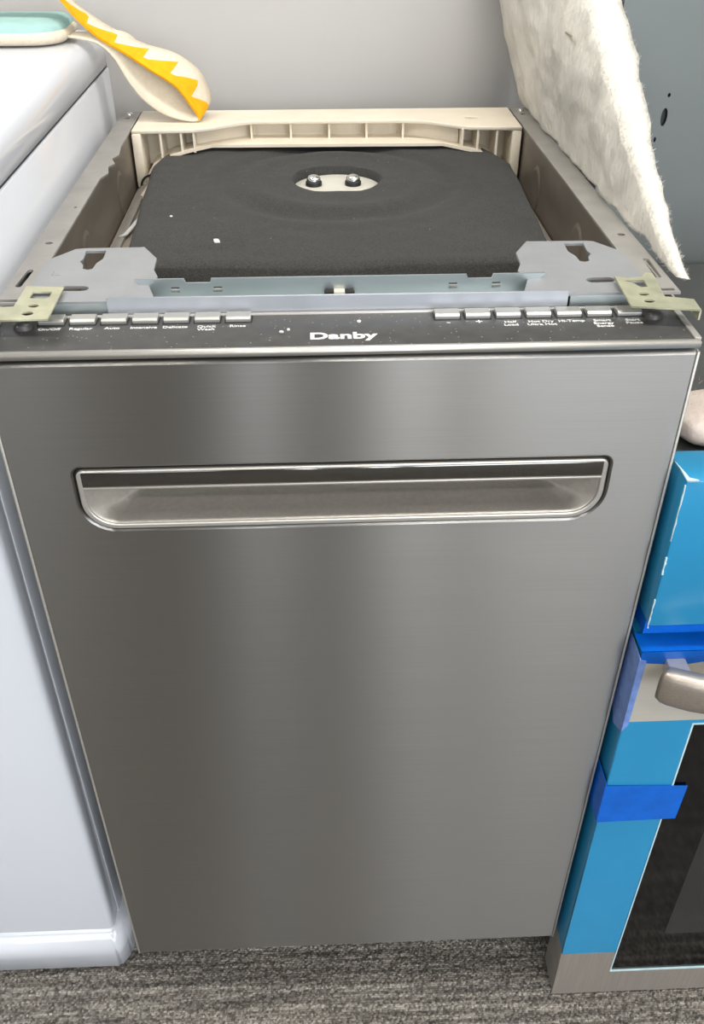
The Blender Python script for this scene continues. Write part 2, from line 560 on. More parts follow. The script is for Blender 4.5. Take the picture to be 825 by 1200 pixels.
def ring_xz(x0, x1, z0, z1, rt, rb, y):
    return [(x, y, z) for x, z in rrect(x0, x1, z0, z1, rt, rb, 8)]


rings = [ring_xz(-0.1762, 0.1762, 0.6688, 0.7112, 0.003, 0.0195, 0.0005),
         ring_xz(-0.1748, 0.1748, 0.6697, 0.7110, 0.004, 0.0185, 0.0015),
         ring_xz(-0.1655, 0.1655, 0.6706, 0.7108, 0.004, 0.0110, 0.0120),
         ring_xz(-0.1550, 0.1550, 0.6722, 0.7106, 0.004, 0.0060, 0.0240),
         ring_xz(-0.1450, 0.1450, 0.6750, 0.7104, 0.004, 0.0040, 0.0355),
         ring_xz(-0.1415, 0.1415, 0.6790, 0.7102, 0.004, 0.0035, 0.0405),
         ring_xz(-0.1400, 0.1400, 0.6860, 0.7095, 0.004, 0.0030, 0.0425)]
sc = link('pull_scoop', bm_mesh(loft(rings, close_last=True)), MT['steel_scoop'], DW, True)
bar = box('pull_bar', -0.1768, 0.1768, -0.0016, 0.0075, 0.7005, 0.7122, MT['steel_gloss'], DW, 0.0009, 2)
box('edge_strip', -0.1764, 0.1764, -0.0022, 0.0005, 0.6990, 0.7006, MT['steel_trim'], bar, 0.0004, 2)
# control panel along the top edge of the door
cp = box('control_panel', -HW + 0.002, HW - 0.002, 0.0035, 0.0500, 0.7942, 0.8000, MT['panel'], DW, 0.0004, 2)
bm = bmesh.new()
add_box(bm, -HW, HW, -0.0012, 0.0036, 0.7952, 0.8003)
bmesh.ops.bevel(bm, geom=bm.edges[:], offset=0.001, segments=2, affect='EDGES')
link('front_trim', bm_mesh(bm), MT['steel_trim'], DW, True)
box('rear_trim', -HW + 0.003, HW - 0.003, 0.0495, 0.0520, 0.7950, 0.8012, MT['steel_trim'], DW, 0.0004, 2)
for s in (-1, 1):
    box('end_cap', s * 0.2225 - 0.0022, s * 0.2225 + 0.0022, 0.0030, 0.0505, 0.7940, 0.8010, MT['galv'], DW, 0.0005, 2)
bm = bmesh.new()
prof = [(-0.0045, 0.0), (-0.0045, 0.0022), (-0.0030, 0.0034), (0.0042, 0.0038), (0.0045, 0.0030), (0.0045, 0.0)]
A = [bm.verts.new((-0.0081, y, z)) for y, z in prof]
B = [bm.verts.new((0.0081, y, z)) for y, z in prof]
for i in range(6):
    bm.faces.new((A[i], A[(i + 1) % 6], B[(i + 1) % 6], B[i]))
bm.faces.new(A[::-1]); bm.faces.new(B)
bmesh.ops.bevel(bm, geom=[e for e in bm.edges], offset=0.0003, segments=1, affect='EDGES')
bme = bm_mesh(bm, 'button')
LEFT_TXT = ['On/Off', 'Regular', 'Auto', 'Intensive', 'Delicate', 'Quick\nWash', 'Rinse']
RIGHT_TXT = ['-', '+', 'Half\nLoad', 'Hot Dry\nUltra Hot', 'Hi-Temp', 'Smart\nEnergy\nSense', 'Start\nPause']
for base, txts, yb in ((-0.1874, LEFT_TXT, 0.0445), (0.0690, RIGHT_TXT, 0.0432)):
    for i, tx in enumerate(txts):
        bx = base + i * 0.02005
        b = link('button', bme, MT['button'], cp)
        b.location = (bx, yb, 0.7998)
        w = link('button_well', plate_mesh(rrect(bx - 0.0090, bx + 0.0090, yb - 0.0066, yb + 0.0054, 0.001, n=2), (), 0.0003, 'XY', 0.80015), MT['dark'], cp)  # dark plate standing in for the shadow around and before the button
        text_part('lettering', tx, bx, yb - 0.0122, 0.80012, 0.0042 if tx not in '+-' else 0.008, cp, MT['print_'], 1.15, 0.00006)
text_part('brand_lettering', 'Danby', 0.0, 0.0125, 0.80012, 0.0125, cp, MT['print_'], 1.28, 0.00042, spacing=1.02)

# frame flanges (with slots) and inner side sheets
left_outline = [(-0.2275, 0.062), (-0.2085, 0.062), (-0.2085, 0.336), (-0.2040, 0.352), (-0.2075, 0.372), (-0.2030, 0.382), (-0.2085, 0.398),
                (-0.2040, 0.412), (-0.2070, 0.440), (-0.2080, 0.585), (-0.2275, 0.585)]
lh = [slot(-0.2198, 0.091, -0.2182, 0.118, 0.0022), oval(-0.2175, 0.173, 0.0030, 0.0026), oval(-0.2145, 0.256, 0.0014, 0.002),
      oval(-0.2185, 0.556, 0.0026, 0.0035), [(-0.226, 0.064), (-0.212, 0.064), (-0.212, 0.068), (-0.226, 0.068)]]
fl = link('side_flange', plate_mesh(left_outline, lh, 0.0018, 'XY', 0.8060), MT['galv'], DW)
right_outline = [(0.2085, 0.062), (0.2300, 0.062), (0.2275, 0.585), (0.2080, 0.585)]
rh = [slot(0.2228, 0.089, 0.2240, 0.121, 0.0022), oval(0.2205, 0.173, 0.0030, 0.0026), oval(0.2180, 0.556, 0.0026, 0.0035),
      [(0.212, 0.0645), (0.227, 0.0645), (0.227, 0.0685), (0.212, 0.0685)]]
fr = link('side_flange', plate_mesh(right_outline, rh, 0.0018, 'XY', 0.8060), MT['galv'], DW)
for s, f in ((-1, fl), (1, fr)):
    link('rivet', bm_mesh(loft([[(s * 0.2185 + r * math.cos(a), 0.5715 + r * math.sin(a), z) for a in [k * math.pi / 6 for k in range(12)]]
                                for r, z in ((0.0034, 0.806), (0.0032, 0.8075), (0.002, 0.8085))], False, True)), MT['chrome'], f, True)
    xo, xi = s * 0.2250, s * 0.2090
    box('side_panel', min(xo, xo - s * 0.0015), max(xo, xo - s * 0.0015), 0.058, 0.585, 0.05, 0.8042, MT['galv'], DW)
    box('inner_side', min(xi, xi + s * 0.0015), max(xi, xi + s * 0.0015), 0.100, 0.545, 0.70, 0.8042, MT['inner'], DW)
# faint pressed ribs on the inner sheets
for s in (-1, 1):
    for yy in (0.25, 0.42):
        ring = [[(s * 0.2092, yy + r * math.cos(a), 0.765 + 1.2 * r * math.sin(a)) for a in [k * math.pi / 8 for k in range(16)]] for r in (0.020, 0.016)]
        ring[1] = [(s * 0.2078, y, z) for x, y, z in ring[1]]
        link('pressed_boss', bm_mesh(loft(ring, False, True)), MT['inner'], DW, False)
# tub top under the felt
box('tub_top', -0.2085, 0.2085, 0.092, 0.560, 0.690, 0.7475, MT['ledge'], DW, 0.004, 2)
for s in (-1, 1):
    box('ledge_rail', s * 0.199 - 0.004, s * 0.199 + 0.004, 0.12, 0.53, 0.7470, 0.7515, MT['galv'], DW, 0.0015, 2)
box('rear_panel', -0.223, 0.223, 0.582, 0.586, 0.06, 0.800, MT['galv'], DW)
box('base', -0.215, 0.215, 0.065, 0.575, 0.030, 0.090, MT['dark'], DW)
box('kick_plate', -0.220, 0.220, 0.058, 0.064, 0.012, 0.090, MT['dark'], DW)
for s in (-1, 1):
    for yy in (0.10, 0.53):
        link('levelling_foot', bm_mesh(loft([[(s * 0.19 + r * math.cos(a), yy + r * math.sin(a), z) for a in [k * math.pi / 6 for k in range(12)]]
                                             for r, z in ((0.016, 0.0), (0.016, 0.006), (0.006, 0.010), (0.006, 0.034))], True, True)), MT['dark'], DW)

# black felt pad with an embossed ring and a round cut-out
CX, CY = 0.0068, 0.412
mo = [(0.162, 0.547), (-0.166, 0.547), (-0.1735, 0.520), (-0.1829, 0.470), (-0.1785, 0.370), (-0.1715, 0.232), (-0.146, 0.190), (-0.10, 0.187), (-0.04, 0.181), (0.02, 0.181),
      (0.06, 0.188), (0.15, 0.190), (0.180, 0.227), (0.1850, 0.330), (0.1890, 0.420), (0.1900, 0.468), (0.1775, 0.512)]


def ray_out(ang):
    d = Vector((math.cos(ang), math.sin(ang)))
    best = 9
    for i in range(len(mo)):
        a = Vector(mo[i]); b = Vector(mo[(i + 1) % len(mo)]); e = b - a
        den = d.x * e.y - d.y * e.x
        if abs(den) < 1e-9:
            continue
        w = a - Vector((CX, CY))
        t = (w.x * e.y - w.y * e.x) / den
        u = (w.x * d.y - w.y * d.x) / den
        if t > 0 and -1e-6 <= u <= 1 + 1e-6:
            best = min(best, t)
    return best


NA, NR = 220, 46
rings = []


def felt_z(x, y, r):
    g = -0.0035 * math.exp(-((r - 0.112) / 0.012) ** 2) + 0.0022 * math.exp(-((r - 0.088) / 0.012) ** 2) - 0.0010 * math.exp(-((r - 0.145) / 0.012) ** 2)
    return 0.7805 + g + 0.0012 * noise.noise(Vector((x * 18, y * 18, 0))) + 0.0005 * noise.noise(Vector((x * 70, y * 70, 3)))


def hole_r(a):
    r = 0.0436
    if math.sin(a) < -0.86:                  # the front of the cut-out is trimmed straight
        r = 0.0436 * 0.86 / -math.sin(a)
    return r


bot, top = [], []
for j in range(NR + 1):
    f = j / NR
    ring = []
    for i in range(NA):
        a = 2 * math.pi * i / NA
        r0, r1 = hole_r(a), ray_out(a)
        r = r0 + (r1 - r0) * f
        x, y = CX + r * math.cos(a), CY + r * math.sin(a)
        z = felt_z(x, y, r)
        if f > 0.93:
            z -= 0.003 * ((f - 0.93) / 0.07) ** 2
        ring.append((x, y, z))
    top.append(ring)
inner = [(x, y, 0.7705) for x, y, z in top[0]]
outer = [(x, y, 0.7480) for x, y, z in top[-1]]
felt = link('felt_pad', bm_mesh(loft([inner] + top + [outer])), MT['felt'], DW, True)
cpn = [(CX + 0.056 * math.cos(k * math.pi / 24), CY + 0.056 * math.sin(k * math.pi / 24)) for k in range(48)]
cover = link('cover_plate', plate_mesh(cpn, (), 0.022, 'XY', 0.7720), MT['plate'], DW)
for bx in (-0.0162, 0.0232):
    def disc(r, z):
        return [(bx + r * math.cos(a), 0.4205 + r * math.sin(a), z) for a in [k * math.pi / 8 for k in range(16)]]
    collar = link('rubber_collar', bm_mesh(loft([disc(0.0082, 0.7718), disc(0.0082, 0.7755), disc(0.007, 0.777)], False, True)), MT['dark'], cover, True)
    link('bolt_head', bm_mesh(loft([disc(0.0070, 0.7765), disc(0.0068, 0.7790), disc(0.0050, 0.7812), disc(0.002, 0.7822)], False, True)), MT['chrome'], cover, True)
# pale torn tape beside the felt
me = plate_mesh([(-0.2005, 0.335), (-0.1965, 0.342), (-0.189, 0.395), (-0.1855, 0.402), (-0.188, 0.372), (-0.193, 0.340)], (), 0.001, 'XY', 0.7528)
link('tape_scrap', me, MT['print_'], DW)
me = plate_mesh([(-0.197, 0.455), (-0.191, 0.450), (-0.1875, 0.498), (-0.184, 0.540), (-0.192, 0.535)], (), 0.003, 'XY', 0.7535)
link('clip_strip', me, MT['cream'], DW)

# rear cream plastic crosspiece with pockets and ribs
XB = DW
top_out = [(-0.2060, 0.586), (-0.2060, 0.500), (-0.142, 0.503), (-0.120, 0.513), (-0.095, 0.531), (-0.080, 0.537), (0.085, 0.535), (0.105, 0.530), (0.130, 0.514), (0.150, 0.503), (0.2060, 0.498), (0.2060, 0.586)]
cross = link('rear_crosspiece', plate_mesh(top_out, [oval(0.158, 0.541, 0.008, 0.005)], 0.004, 'XY', 0.8065, bevel=0.0008), MT['cream'], XB)
link('back_wall', plate_mesh([(-0.206, 0.745), (0.206, 0.745), (0.206, 0.8035), (-0.206, 0.8035)], (), 0.003, 'XZ', 0.580), MT['cream'], cross)


def pocket_back(x0, x1, ya, yb):
    bm = bmesh.new()
    v = [bm.verts.new(p) for p in ((x0, ya, 0.762), (x1, yb, 0.762), (x1, yb, 0.8027), (x0, ya, 0.8027), (x0, ya + 0.002, 0.762), (x1, yb + 0.002, 0.762), (x1, yb + 0.002, 0.8027), (x0, ya + 0.002, 0.8027))]
    for f in ((0, 1, 2, 3), (7, 6, 5, 4), (0, 4, 5, 1), (1, 5, 6, 2), (2, 6, 7, 3), (3, 7, 4, 0)):
        bm.faces.new([v[i] for i in f])
    return link('pocket_wall', bm_mesh(bm), MT['cream'], cross)


for s in (-1, 1):
    pocket_back(s * 0.142, s * 0.080, 0.522, 0.556)
    # solid end leg
    x0, x1 = sorted((s * 0.2065, s * 0.1965))
    box('end_leg', x0, x1, 0.4985, 0.5600, 0.7480, 0.8030, MT['cream'], cross, 0.0015, 2)
    pocket_back(s * 0.197, s * 0.142, 0.540, 0.535)
pocket_back(-0.080, 0.080, 0.557, 0.557)
for rx, y0 in ((-0.1768, 0.502), (-0.1552, 0.503), (-0.1420, 0.504), (-0.083, 0.539), (-0.040, 0.539), (0.002, 0.539), (0.043, 0.539), (0.083, 0.537), (0.1440, 0.504), (0.1605, 0.503), (0.1805, 0.501)):
    zb = 0.7850 if abs(rx) < 0.12 else (0.7825 if abs(rx) < 0.165 else 0.7750)
    box('rib', rx - 0.0011, rx + 0.0011, y0, 0.558, zb, 0.8030, MT['cream'], cross)
# curved lower lip following the felt
lip = [(-0.1966, 0.7500), (-0.1940, 0.7620), (-0.1885, 0.7705), (-0.1793, 0.7758), (-0.1678, 0.7805), (-0.1538, 0.7845), (-0.1445, 0.7868), (-0.125, 0.7875), (0.125, 0.7865), (0.1475, 0.7848), (0.1611, 0.7825), (0.1756, 0.7770), (0.1885, 0.7705), (0.1950, 0.7620), (0.1980, 0.7500)]
bm = bmesh.new()
rows = []
for x, z in lip:
    yf = 0.502 if abs(x) > 0.141 else (0.536 if abs(x) < 0.1 else 0.502 + (0.141 - abs(x)) / 0.041 * 0.034)
    rows.append([bm.verts.new(p) for p in ((x, yf, z), (x, 0.560, z), (x, 0.560, z - 0.003), (x, yf, z - 0.003))])
for a, b in zip(rows, rows[1:]):
    for i in range(4):
        bm.faces.new((a[i], a[(i + 1) % 4], b[(i + 1) % 4], b[i]))
bm.faces.new(rows[0]); bm.faces.new(rows[-1][::-1])
link('lower_lip', bm_mesh(bm), MT['cream'], cross)
for s in (-1, 1):
    link('grommet', bm_mesh(loft([[(s * 0.190 + 0.0012 * math.cos(b2) * 0 + (0.012 + 0.0012 * math.cos(b2)) * math.cos(a), 0.496 + 0.0012 * math.sin(b2), 0.750 + (0.012 + 0.0012 * math.cos(b2)) * math.sin(a))
                                   for b2 in [k * math.pi / 3 for k in range(6)]] for a in [math.pi * j / 12 for j in range(13)]])), MT['dark'], cross, True)

# front channel: front wall, floor, back wall with slots, black catch
def chan_back():
    o = [(-0.1245, 0.7965), (0.1265, 0.7965), (0.1425, 0.8115), (0.1060, 0.8115), (0.1050, 0.8085), (0.0885, 0.8085), (0.0875, 0.8115), (-0.0875, 0.8115), (-0.0885, 0.8085), (-0.1050, 0.8085), (-0.1060, 0.8115), (-0.1395, 0.8115)]
    h = []
    for cx in (-0.1125, -0.0835, 0.0785, 0.1085):
        for z0 in (0.8015, 0.8042):
            h.append([(cx - 0.0030, z0), (cx + 0.0030, z0), (cx + 0.0030, z0 + 0.0014), (cx - 0.0030, z0 + 0.0014)])
    return plate_mesh(o, h, 0.0014, 'XZ', 0.0850)


ch = link('front_channel', plate_mesh([(-0.1530, 0.7985), (0.1510, 0.7985), (0.1510, 0.8118), (-0.1530, 0.8122)], (), 0.0016, 'XZ', 0.0530, bevel=0.0003), MT['channel_front'], DW)
link('channel_back', chan_back(), MT['channel'], ch)
box('channel_floor', -0.1500, 0.1500, 0.0546, 0.0850, 0.7950, 0.7972, MT['channel'], ch)
for cx in (-0.1125, -0.0835, 0.0785, 0.1085):
    box('lanced_tab', cx - 0.0032, cx + 0.0032, 0.0835, 0.0850, 0.8030, 0.8041, MT['chrome'], ch)
cat = box('latch_catch', -0.0040, 0.0035, 0.0790, 0.0848, 0.7972, 0.8030, MT['cream'], DW, 0.0006, 2)
for x0 in (-0.0105, 0.0040):
    box('rubber_block', x0, x0 + 0.0062, 0.0785, 0.0848, 0.7972, 0.8032, MT['dark'], cat, 0.0012, 2)
box('front_crossrail', -0.2080, 0.2080, 0.0865, 0.0920, 0.7400, 0.7960, MT['dark'], DW)

# corner brackets with keyholes
main = [(-0.2090, 0.0720), (-0.1960, 0.0570), (-0.1535, 0.0565), (-0.1440, 0.0565), (-0.1455, 0.1545), (-0.1870, 0.1540), (-0.1930, 0.1525), (-0.2090, 0.1310)]
key = [(-0.1846, 0.1485), (-0.1698, 0.1485), (-0.1692, 0.1325), (-0.1725, 0.1240), (-0.1733, 0.1135), (-0.1765, 0.1120), (-0.1802, 0.1135), (-0.1815, 0.1215), (-0.1848, 0.1275), (-0.1835, 0.1330)]
wing = [(-0.1440, 0.0575), (-0.1215, 0.0575), (-0.1300, 0.0845), (-0.1262, 0.1007), (-0.1305, 0.1133), (-0.1312, 0.1344), (-0.1430, 0.1554), (-0.1455, 0.1545)]
for s in (-1, 1):
    f = (lambda p: p) if s < 0 else mirror
    br = link('corner_bracket', plate_mesh(f(main), [f(key), f(slot(-0.1850, 0.0790, -0.1735, 0.0785, 0.0042))], 0.0018, 'XY', 0.8085), MT['bracket'], DW)
    bm = bmesh.new()
    pts = f(wing)
    tv = [bm.verts.new((x, y, 0.8085 - max(0, 0.1445 - abs(x)) * 0.08)) for x, y in pts]
    bv = [bm.verts.new((x, y, 0.8067 - max(0, 0.1445 - abs(x)) * 0.08)) for x, y in pts]
    n = len(pts)
    bm.faces.new(tv); bm.faces.new(bv[::-1])
    for i in range(n):
        bm.faces.new((tv[i], tv[(i + 1) % n], bv[(i + 1) % n], bv[i]))
    link('bracket_wing', bm_mesh(bm), MT['bracket'], br)
    x0, x1 = sorted((s * 0.1960, s * 0.1535))
    box('bracket_lip', x0, x1, 0.0565, 0.0583, 0.7985, 0.8067, MT['channel'], br)
    # angled support seen through the keyhole
    bm = bmesh.new()
    a, b_ = s * 0.1880, s * 0.1660
    v = [bm.verts.new(p) for p in ((a, 0.150, 0.788), (b_, 0.150, 0.795), (b_, 0.105, 0.795), (a, 0.105, 0.788))]
    bm.faces.new(v)
    bmesh.ops.solidify(bm, geom=bm.faces[:], thickness=0.0015)
    link('bracket_web', bm_mesh(bm), MT['channel'], br)
lt = MT['galv']
box('stamped_mark', -0.1995, -0.1990, 0.1020, 0.1100, 0.8084, 0.80885, lt, DW)
box('stamped_mark', -0.1995, -0.1935, 0.1020, 0.1026, 0.8084, 0.80885, lt, DW)

# yellow zinc mounting tabs
tabL = [(-0.2097, 0.0765), (-0.1840, 0.0735), (-0.1838, 0.0236), (-0.2250, 0.0230), (-0.2270, 0.0420), (-0.2097, 0.0436)]
holesL = [[(-0.2030, 0.0665), (-0.1905, 0.0660), (-0.1900, 0.0575), (-0.1925, 0.0550), (-0.2028, 0.0562)], oval(-0.1972, 0.0437, 0.0035, 0.0024), oval(-0.1982, 0.0322, 0.0037, 0.0030), oval(-0.2175, 0.0345, 0.0015, 0.0015)]
tl = link('mounting_tab', plate_mesh(tabL, holesL, 0.0012, 'XY', 0.8118), MT['tabm'], DW)
box('tab_edge', -0.2264, -0.2252, 0.0232, 0.0418, 0.8010, 0.8110, MT['tabm'], tl)
tabR = [(0.1868, 0.0745), (0.1844, 0.0252), (0.2268, 0.0182), (0.2277, 0.0345), (0.2104, 0.0395), (0.2142, 0.0790), (0.2094, 0.0797), (0.2055, 0.0730), (0.1942, 0.0710)]
holesR = [[(0.1910, 0.0665), (0.2048, 0.0672), (0.2040, 0.0555), (0.1990, 0.0550), (0.1965, 0.0618)], oval(0.1979, 0.0437, 0.0036, 0.0024), oval(0.1981, 0.0326, 0.0036, 0.0026)]
tr = link('mounting_tab', plate_mesh(tabR, holesR, 0.0012, 'XY', 0.8128), MT['tabm'], DW)
box('tab_edge', 0.2262, 0.2274, 0.0184, 0.0340, 0.8055, 0.8120, MT['tabm'], tr)
for s in (-1, 1):
    link('screw_boss', bm_mesh(loft([[(s * 0.2040 + r * math.cos(a), 0.0360 + 0.8 * r * math.sin(a), z) for a in [k * math.pi / 6 for k in range(12)]]
                                     for r, z in ((0.0065, 0.7995), (0.006, 0.8030), (0.004, 0.8042))], False, True)), MT['panel'], DW, True)

# ------------------------------------------------------------------ white washing machine on the left
WM = thing('washing_machine', 'glossy white washing machine standing left of the steel dishwasher', 'washing machine', (-0.55, 0.33, 0))
WX0, WX1 = -0.845, -0.2440


def round_case(name, x0, x1, y0, y1, z0, z1, rv, rt, parent):
    """white case: vertical edges rounded by rv, top edge rounded by rt, flat below"""
    rings = []
    n = 6 if rt else 0
    levels = [(z0, 0.0008), (z0 + 0.0008, 0.0)] + [(z1 - rt + rt * math.sin(k * math.pi / 2 / 6), rt * (1 - math.cos(k * math.pi / 2 / 6))) for k in range(7)] if rt else [(z0, 0.0008), (z0 + 0.0008, 0), (z1 - 0.0008, 0), (z1, 0.0008)]
    for z, d in levels:
        rings.append([(x, y, z) for x, y in rrect(x0 + d, x1 - d, y0 + d, y1 - d, max(rv - d, 0.002), None, 6)])
    return link(name, bm_mesh(loft(rings, True, True)), MT['white'], parent, True)


box('front_frame', WX0 + 0.0085, WX1 - 0.0085, 0.0480, 0.1100, 0.0900, 0.8440, MT['white'], WM, 0.003, 2)
round_case('body', WX0, WX1, 0.1050, 0.632, 0.088, 0.8450, 0.012, 0, WM)
box('body_core', WX0 + 0.016, WX1 - 0.0025, 0.125, 0.624, 0.06, 0.852, MT['dark'], WM)
round_case('top_panel', WX0, WX1, 0.0260, 0.636, 0.8484, 0.8830, 0.026, 0.018, WM)
box('front_panel', WX0 + 0.010, WX1 - 0.0100, 0.0260, 0.0560, 0.0905, 0.8440, MT['white'], WM, 0.0070, 4)
bm = bmesh.new()
kp = [(WX0, 0.060), (WX0 + 0.012, 0.0250), (WX1 - 0.014, 0.0250), (WX1 - 0.003, 0.0400), (WX1, 0.075), (WX1, 0.12), (WX0, 0.12)]
a = [bm.verts.new((x, y, 0.0150)) for x, y in kp]; b_ = [bm.verts.new((x, y, 0.0880)) for x, y in kp]
bm.faces.new(a[::-1]); bm.faces.new(b_)
for i in range(len(kp)):
    bm.faces.new((a[i], a[(i + 1) % len(kp)], b_[(i + 1) % len(kp)], b_[i]))
bmesh.ops.bevel(bm, geom=bm.edges[:], offset=0.003, segments=2, affect='EDGES')
link('kick_panel', bm_mesh(bm), MT['white'], WM, True)
for fx in (WX0 + 0.06, WX1 - 0.06):
    for fy in (0.09, 0.58):
        link('foot', bm_mesh(loft([[(fx + r * math.cos(t_), fy + r * math.sin(t_), z) for t_ in [k * math.pi / 6 for k in range(12)]] for r, z in ((0.02, 0.0), (0.02, 0.01), (0.009, 0.016), (0.009, 0.062))], True, True)), MT['dark'], WM)

# ------------------------------------------------------------------ wall oven in blue film on the right
OV = thing('wall_oven', 'wall oven wrapped in blue film standing right of the dishwasher', 'oven', (0.60, 0.2, 0))
OX0, OX1 = 0.2290, 0.985
box('body', OX0 + 0.006, OX1 - 0.006, 0.022, 0.405, 0.012, 0.690, MT['oventop'], OV, 0.002, 2)
cpo = box('control_panel', OX0, OX1, -0.0180, 0.0200, 0.5720, 0.7060, MT['film'], OV, 0.0018, 2)
# torn white film edges at the corner of the control panel
for (p0, p1, w_) in (((0.2288, 0.703), (0.2288, 0.655), 0.0007), ((0.2288, 0.640), (0.2288, 0.624), 0.0014), ((0.2288, 0.600), (0.2288, 0.571), 0.0007)):
    n = 9
    pts = [(p0[0] - 0.0004 - 0.0004 * random.random(), p0[1] + (p1[1] - p0[1]) * i / n) for i in range(n + 1)]
    pts += [(x + w_ * (0.4 + 1.0 * random.random()), z) for x, z in pts[::-1]]
    link('torn_film', plate_mesh(pts, (), 0.0012, 'XZ', -0.0190), MT['film_edge'], cpo)
link('torn_film', plate_mesh([(0.2280, 0.006), (0.2290, -0.006), (0.2290, -0.0185), (0.2370, -0.0188), (0.2350, -0.0170), (0.2315, -0.0155), (0.2302, -0.006)], (), 0.001, 'XY', 0.7070), MT['film_edge'], cpo)
box('vent_rail', OX0 + 0.003, OX1 - 0.003, -0.0060, 0.0200, 0.5530, 0.5720, MT['tape'], OV)
# door
DZ0, DZ1 = 0.006, 0.5470
dr = box('door_core', OX0 + 0.001, OX1 - 0.001, -0.0180, 0.0200, 0.0920, DZ1 - 0.001, MT['film'], OV)
box('door_foot', OX0 + 0.001, OX1 - 0.001, -0.0180, 0.0200, DZ0, 0.0919, MT['galv'], OV)
box('door_rail', OX0, OX1, -0.0205, -0.0180, 0.4660, DZ1 - 0.008, MT['steel_oven'], OV, uv=True)
GX0, GX1, GZ0, GZ1 = 0.2870, 0.9270, 0.0520, 0.4620
me = plate_mesh([(OX0, 0.0920), (GX0, 0.0920), (GX0, GZ1), (GX1, GZ1), (GX1, 0.0920), (OX1, 0.0920), (OX1, 0.4660), (OX0, 0.4660)], (), 0.0025, 'XZ', -0.0205)
link('film_frame', me, MT['film'], OV)
me = plate_mesh([(OX0 - 0.0005, DZ0), (OX1, DZ0), (OX1, 0.0922), (GX1, 0.0922), (GX1, GZ0), (GX0, GZ0), (GX0, 0.0922), (OX0 - 0.0005, 0.0922)], (), 0.0025, 'XZ', -0.0208)
add_uv(me)
link('door_sill', me, MT['steel_sill'], OV)
bd = 0.0011
link('glass_bead', plate_mesh([(GX0, GZ0), (GX1, GZ0), (GX1, GZ1), (GX0, GZ1)], [[(GX0 + bd, GZ0 + bd), (GX1 - bd, GZ0 + bd), (GX1 - bd, GZ1 - bd), (GX0 + bd, GZ1 - bd)]], 0.003, 'XZ', -0.0214), MT['film_edge'], OV)
gl = box('door_glass', GX0 + bd, GX1 - bd, -0.0196, -0.0170, GZ0 + bd, GZ1 - bd, MT['glass'], OV)
link('inner_window', plate_mesh(rrect(0.3330, 0.8810, 0.1250, 0.4000, 0.004), (), 0.0006, 'XZ', -0.01985), MT['glass_in'], gl)
# bowed handle
hx = (OX0 + OX1) / 2
half = [(0.2400, -0.0420), (0.2415, -0.0440), (0.2450, -0.0465), (0.2600, -0.0530), (0.3000, -0.0630), (0.3500, -0.0700), (0.4300, -0.0750), (0.5200, -0.0770)]
path = [(x, y, 0.5360) for x, y in half] + [(2 * hx - x, y, 0.5360) for x, y in half[::-1]]
rad = [0.0150, 0.0162, 0.0166, 0.0168] + [0.0168] * (len(path) - 8) + [0.0168, 0.0166, 0.0162, 0.0150]
hb = link('handle', bm_mesh(loft(tube_rings(path, rad, 24, 0.5, 0.62), True, True)), MT['handle'], OV, True)
for x in (0.2560, 2 * hx - 0.2560):
    box('handle_post', x - 0.008, x + 0.008, -0.0500, -0.0200, 0.5260, 0.5400, MT['steel_trim'], hb, 0.002, 2)
# tapes
tp = link('top_tape', plate_mesh([(OX0 - 0.0008, 0.5360), (0.245, 0.5345), (0.262, 0.5325), (0.280, 0.5360), (OX1 - 0.02, 0.5370), (OX1 - 0.02, 0.5478), (OX0 - 0.0008, 0.5478)], (), 0.0008, 'XZ', -0.0214), MT['tape'], OV)
box('tape_fold', OX0 - 0.0008, OX1 - 0.02, -0.0212, 0.0000, 0.5468, 0.5478, MT['tape'], tp)
me = plate_mesh([(0.2272, 0.3830), (0.3010, 0.3795), (0.2998, 0.3320), (0.2272, 0.3300)], (), 0.0007, 'XZ', -0.0220)
st = link('side_tape', me, MT['tape'], OV)
box('tape_wrap', 0.2270, 0.2279, -0.0218, 0.0150, 0.3302, 0.3860, MT['tape'], st)
me = plate_mesh([(0.2277, 0.5400), (0.2330, 0.5385), (0.2322, 0.4640), (0.2277, 0.4560)], (), 0.0007, 'XZ', -0.0222)
st = link('corner_tape', me, MT['tape_pale'], OV)
link('tape_wrap', plate_mesh([(0.0218, 0.5410), (-0.004, 0.5440), (-0.006, 0.4600), (0.004, 0.4460), (0.0218, 0.4560)], (), 0.0008, 'YZ', 0.2276), MT['tape_pale'], st)
for fx in (OX0 + 0.05, OX1 - 0.05):
    for fy in (0.06, 0.36):
        box('foot', fx - 0.015, fx + 0.015, fy - 0.015, fy + 0.015, 0.0, 0.013, MT['dark'], OV)


# ------------------------------------------------------------------ fibre insulation
def fibres(name, spots, parent, material, length, thick):
    """loose mineral fibres standing off an edge, one joined mesh"""
    vs_, fs_ = [], []
    for p, d in spots:
        d = (Vector(d) + Vector((random.uniform(-.7, .7), random.uniform(-.7, .7), random.uniform(-.7, .7)))).normalized()
        q = d.cross(Vector((random.random(), random.random(), random.random()))).normalized() * thick
        l = length * random.uniform(0.3, 1.0)
        c = d.cross(q).normalized() * l * random.uniform(-.4, .4)
        i = len(vs_)
        P = Vector(p)
        vs_ += [P - q, P + q, P + d * l * .55 + c * .4 + q * .7, P + d * l * .55 + c * .4 - q * .7, P + d * l + c]
        fs_ += [(i, i + 1, i + 2, i + 3), (i + 3, i + 2, i + 4)]
    me = bpy.data.meshes.new(name)
    me.from_pydata([tuple(v) for v in vs_], [], fs_)
    o = link(name, me, material, parent)
    o['kind'] = 'stuff'
    return o


